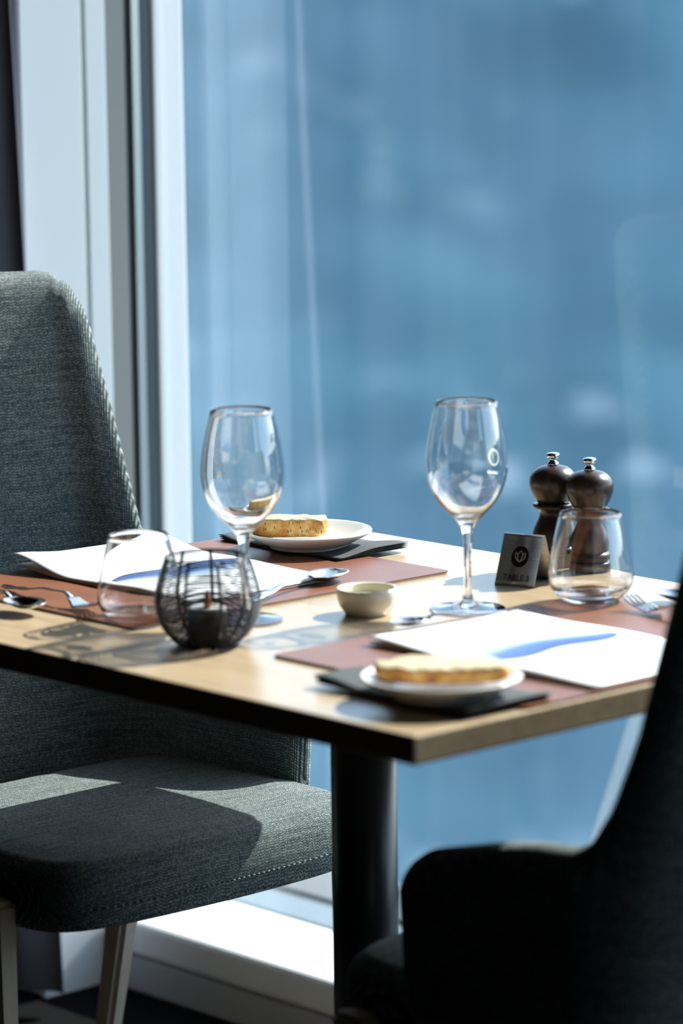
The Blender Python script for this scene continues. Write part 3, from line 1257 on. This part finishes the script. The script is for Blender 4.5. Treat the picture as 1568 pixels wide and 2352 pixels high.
cutlery('spoon', 'steel spoon lying against the right end of the left menu', (-0.1540, 0.1130), (0.26, -0.965), 0.190, MZ + 0.0006, 'spoons')
cutlery('spoon', 'steel spoon lying at the foot of the right wine glass', (0.0980, -0.0500), (0.2, 0.98), 0.140, MZ + 0.0006, 'spoons')
cutlery('spoon', 'dark looking steel spoon at far left on the table edge side', (-0.2250, -0.2470), (-1.0, 0.13), 0.190, MZ + 0.0006, 'spoons')
cutlery('fork', 'steel fork between the left spoon and the left menu', (-0.1760, -0.2020), (-1.0, 0.09), 0.190, MZ + 0.0006, 'forks')
cutlery('fork', 'steel fork with its tines beside the right menu', (0.1920, 0.1960), (1.0, -0.12), 0.200, MZ + 0.0006, 'forks')
cutlery('spoon', 'steel spoon at the right edge, by the dark chair back', (0.1720, 0.2660), (1.0, -0.03), 0.195, TZ + 0.0008, 'spoons')


# ------------------------------------------------------------------ pepper mills
def mill(label, loc):
    root = thing('pepper_mill', label, 'pepper mill', loc, 0, 'pepper mills')
    bm = bmesh.new()
    lathe(bm, catmull([(0, .0003), (.0225, .0), (.0240, .001), (.0245, .003), (.0245, .0115), (.0236, .0138), (.0216, .0150), (.0218, .0158), (.0240, .0175), (.0245, .0200), (.0238, .0228), (.0216, .0245), (.0218, .0258), (.0232, .0310), (.0234, .0360), (.0222, .0420), (.0195, .0485), (.0165, .0550), (.0152, .0595), (.0156, .0625), (.0180, .0655), (.0215, .0670), (.0226, .0690), (.0222, .0712), (.0195, .0722), (0, .0724)], 4), 72)
    obj('body', bm, M['mill'], root)
    bm = bmesh.new()
    lathe(bm, catmull([(0, .0727), (.0150, .0727), (.0172, .0732), (.0196, .0765), (.0232, .0835), (.0256, .0900), (.0262, .0955), (.0254, .1010), (.0225, .1065), (.0170, .1112), (.0105, .1135), (.006, .1142), (0, .1143)], 5), 72)
    obj('head', bm, M['mill'], root)
    bm = bmesh.new()
    lathe(bm, [(0, .1144), (.0062, .1144), (.0066, .1152), (.0060, .1168), (.0042, .1185), (.0035, .1205), (.0042, .1218), (.0068, .1224), (.0073, .1235), (.0073, .1258), (.0066, .1272), (.0030, .1282), (0, .1283)], 40)
    obj('knob', bm, M['chrome'], root)
    return root


mill('dark turned wooden pepper mill nearest the camera, seen through the tumbler', (0.0110, 0.3290, TZ + 0.0001))
mill('dark turned wooden mill standing behind the steel sign', (-0.0450, 0.3300, TZ + 0.0001))


# ------------------------------------------------------------------ table number sign
def sign():
    bx, by = -0.0025, 0.2422
    rz = math.atan2(0.0141, 0.0447)
    root = thing('table_sign', 'brushed steel tent sign reading TABLE 3', 'sign', (bx, by, TZ + 0.0001), rz)
    # local: x along the width, front face towards -y
    HWD, D, H, R = 0.0236, 0.0255, 0.0515, 0.0030
    path = []
    for k in range(0, 11):
        t_ = k / 10
        path.append((-D + (D - R) * t_, H * t_ * 0.965))
    for k in range(1, 8):
        a = PI - PI * k / 8
        path.append((R * math.cos(a), H * 0.965 + R * 0.9 * math.sin(a)))
    for k in range(0, 11):
        t_ = 1 - k / 10
        path.append((D - (D - R) * t_, H * t_ * 0.965))
    bm = bmesh.new()
    vs_ = [[bm.verts.new((x, p[0], p[1])) for x in (-HWD, HWD)] for p in path]
    for a, b in zip(vs_, vs_[1:]):
        bm.faces.new((a[0], a[1], b[1], b[0]))
    o = obj('plate', bm, M['brushed'], root)
    md = solidify(o, 0.0010, 0)
    ang = math.atan2(H * 0.965, D - R)       # slope of the front face
    up_ = Vector((0, (D - R), H * 0.965)).normalized()
    nn = Vector((0, -up_.z, up_.y))
    def on(x, s_, off):
        return Vector((x, -D, 0)) + up_ * s_ + nn * (0.0006 + off)
    LEN = math.hypot(D - R, H * 0.965)
    bm = bmesh.new()
    cs = LEN * 0.60
    ring = [bm.verts.new(on(0.0006 + 0.0103 * math.cos(2 * PI * k / 48), cs + 0.0119 * math.sin(2 * PI * k / 48), 0.0001)) for k in range(48)]
    bm.faces.new(ring)
    disc = obj('logo_disc', bm, M['ink'], root, False)
    bm = bmesh.new()
    def poly(pts, wd=0.00042, closed=True):
        tube(bm, [on(0.0006 + x * 0.001, cs + y * 0.001, 0.0002) for x, y in pts], wd, 6, closed)
    poly([(0, 6.8), (2.6, 3.2), (2.9, 0.6), (1.4, -4.6), (-1.4, -4.6), (-2.9, 0.6), (-2.6, 3.2)])
    poly([(2.9, 3.0), (5.6, 4.2), (6.2, 2.0), (5.2, -1.6), (2.4, -4.4)], closed=False)
    poly([(-2.9, 3.0), (-5.6, 4.2), (-6.2, 2.0), (-5.2, -1.6), (-2.4, -4.4)], closed=False)
    poly([(-2.4, -4.5), (0, -5.6), (2.4, -4.5)], closed=False)
    obj('logo_emblem', bm, M['logo'], disc)
    # lettering
    cu = bpy.data.curves.new('lettering', 'FONT')
    cu.body = 'TABLE 3'
    cu.size = 0.0090
    cu.align_x = 'CENTER'
    cu.space_character = 0.98
    to = bpy.data.objects.new('lettering_curve', cu)
    COL.objects.link(to)
    bpy.context.view_layer.update()
    dg = bpy.context.evaluated_depsgraph_get()
    me = bpy.data.meshes.new_from_object(to.evaluated_get(dg))
    bpy.data.objects.remove(to)
    me.materials.clear()
    me.materials.append(M['ink'])
    rot = Matrix(((1, 0, 0), tuple((up_.y, 0, 0)) , (0, 0, 0)))
    for v in me.vertices:
        v.co = on(0.0006 + v.co.x, 0.0062 + v.co.y, 0.0003)
    lo = bpy.data.objects.new('lettering', me)
    COL.objects.link(lo)
    lo.parent = root
    return root


sign()

for o in list(bpy.data.objects):
    if o.type == 'MESH' and o.name.split('.')[0] in ('tabletop', 'placemat', 'menu_card', 'cover_page', 'folded_napkin'):
        try:
            o.cycles.is_caustics_receiver = True
        except Exception:
            pass
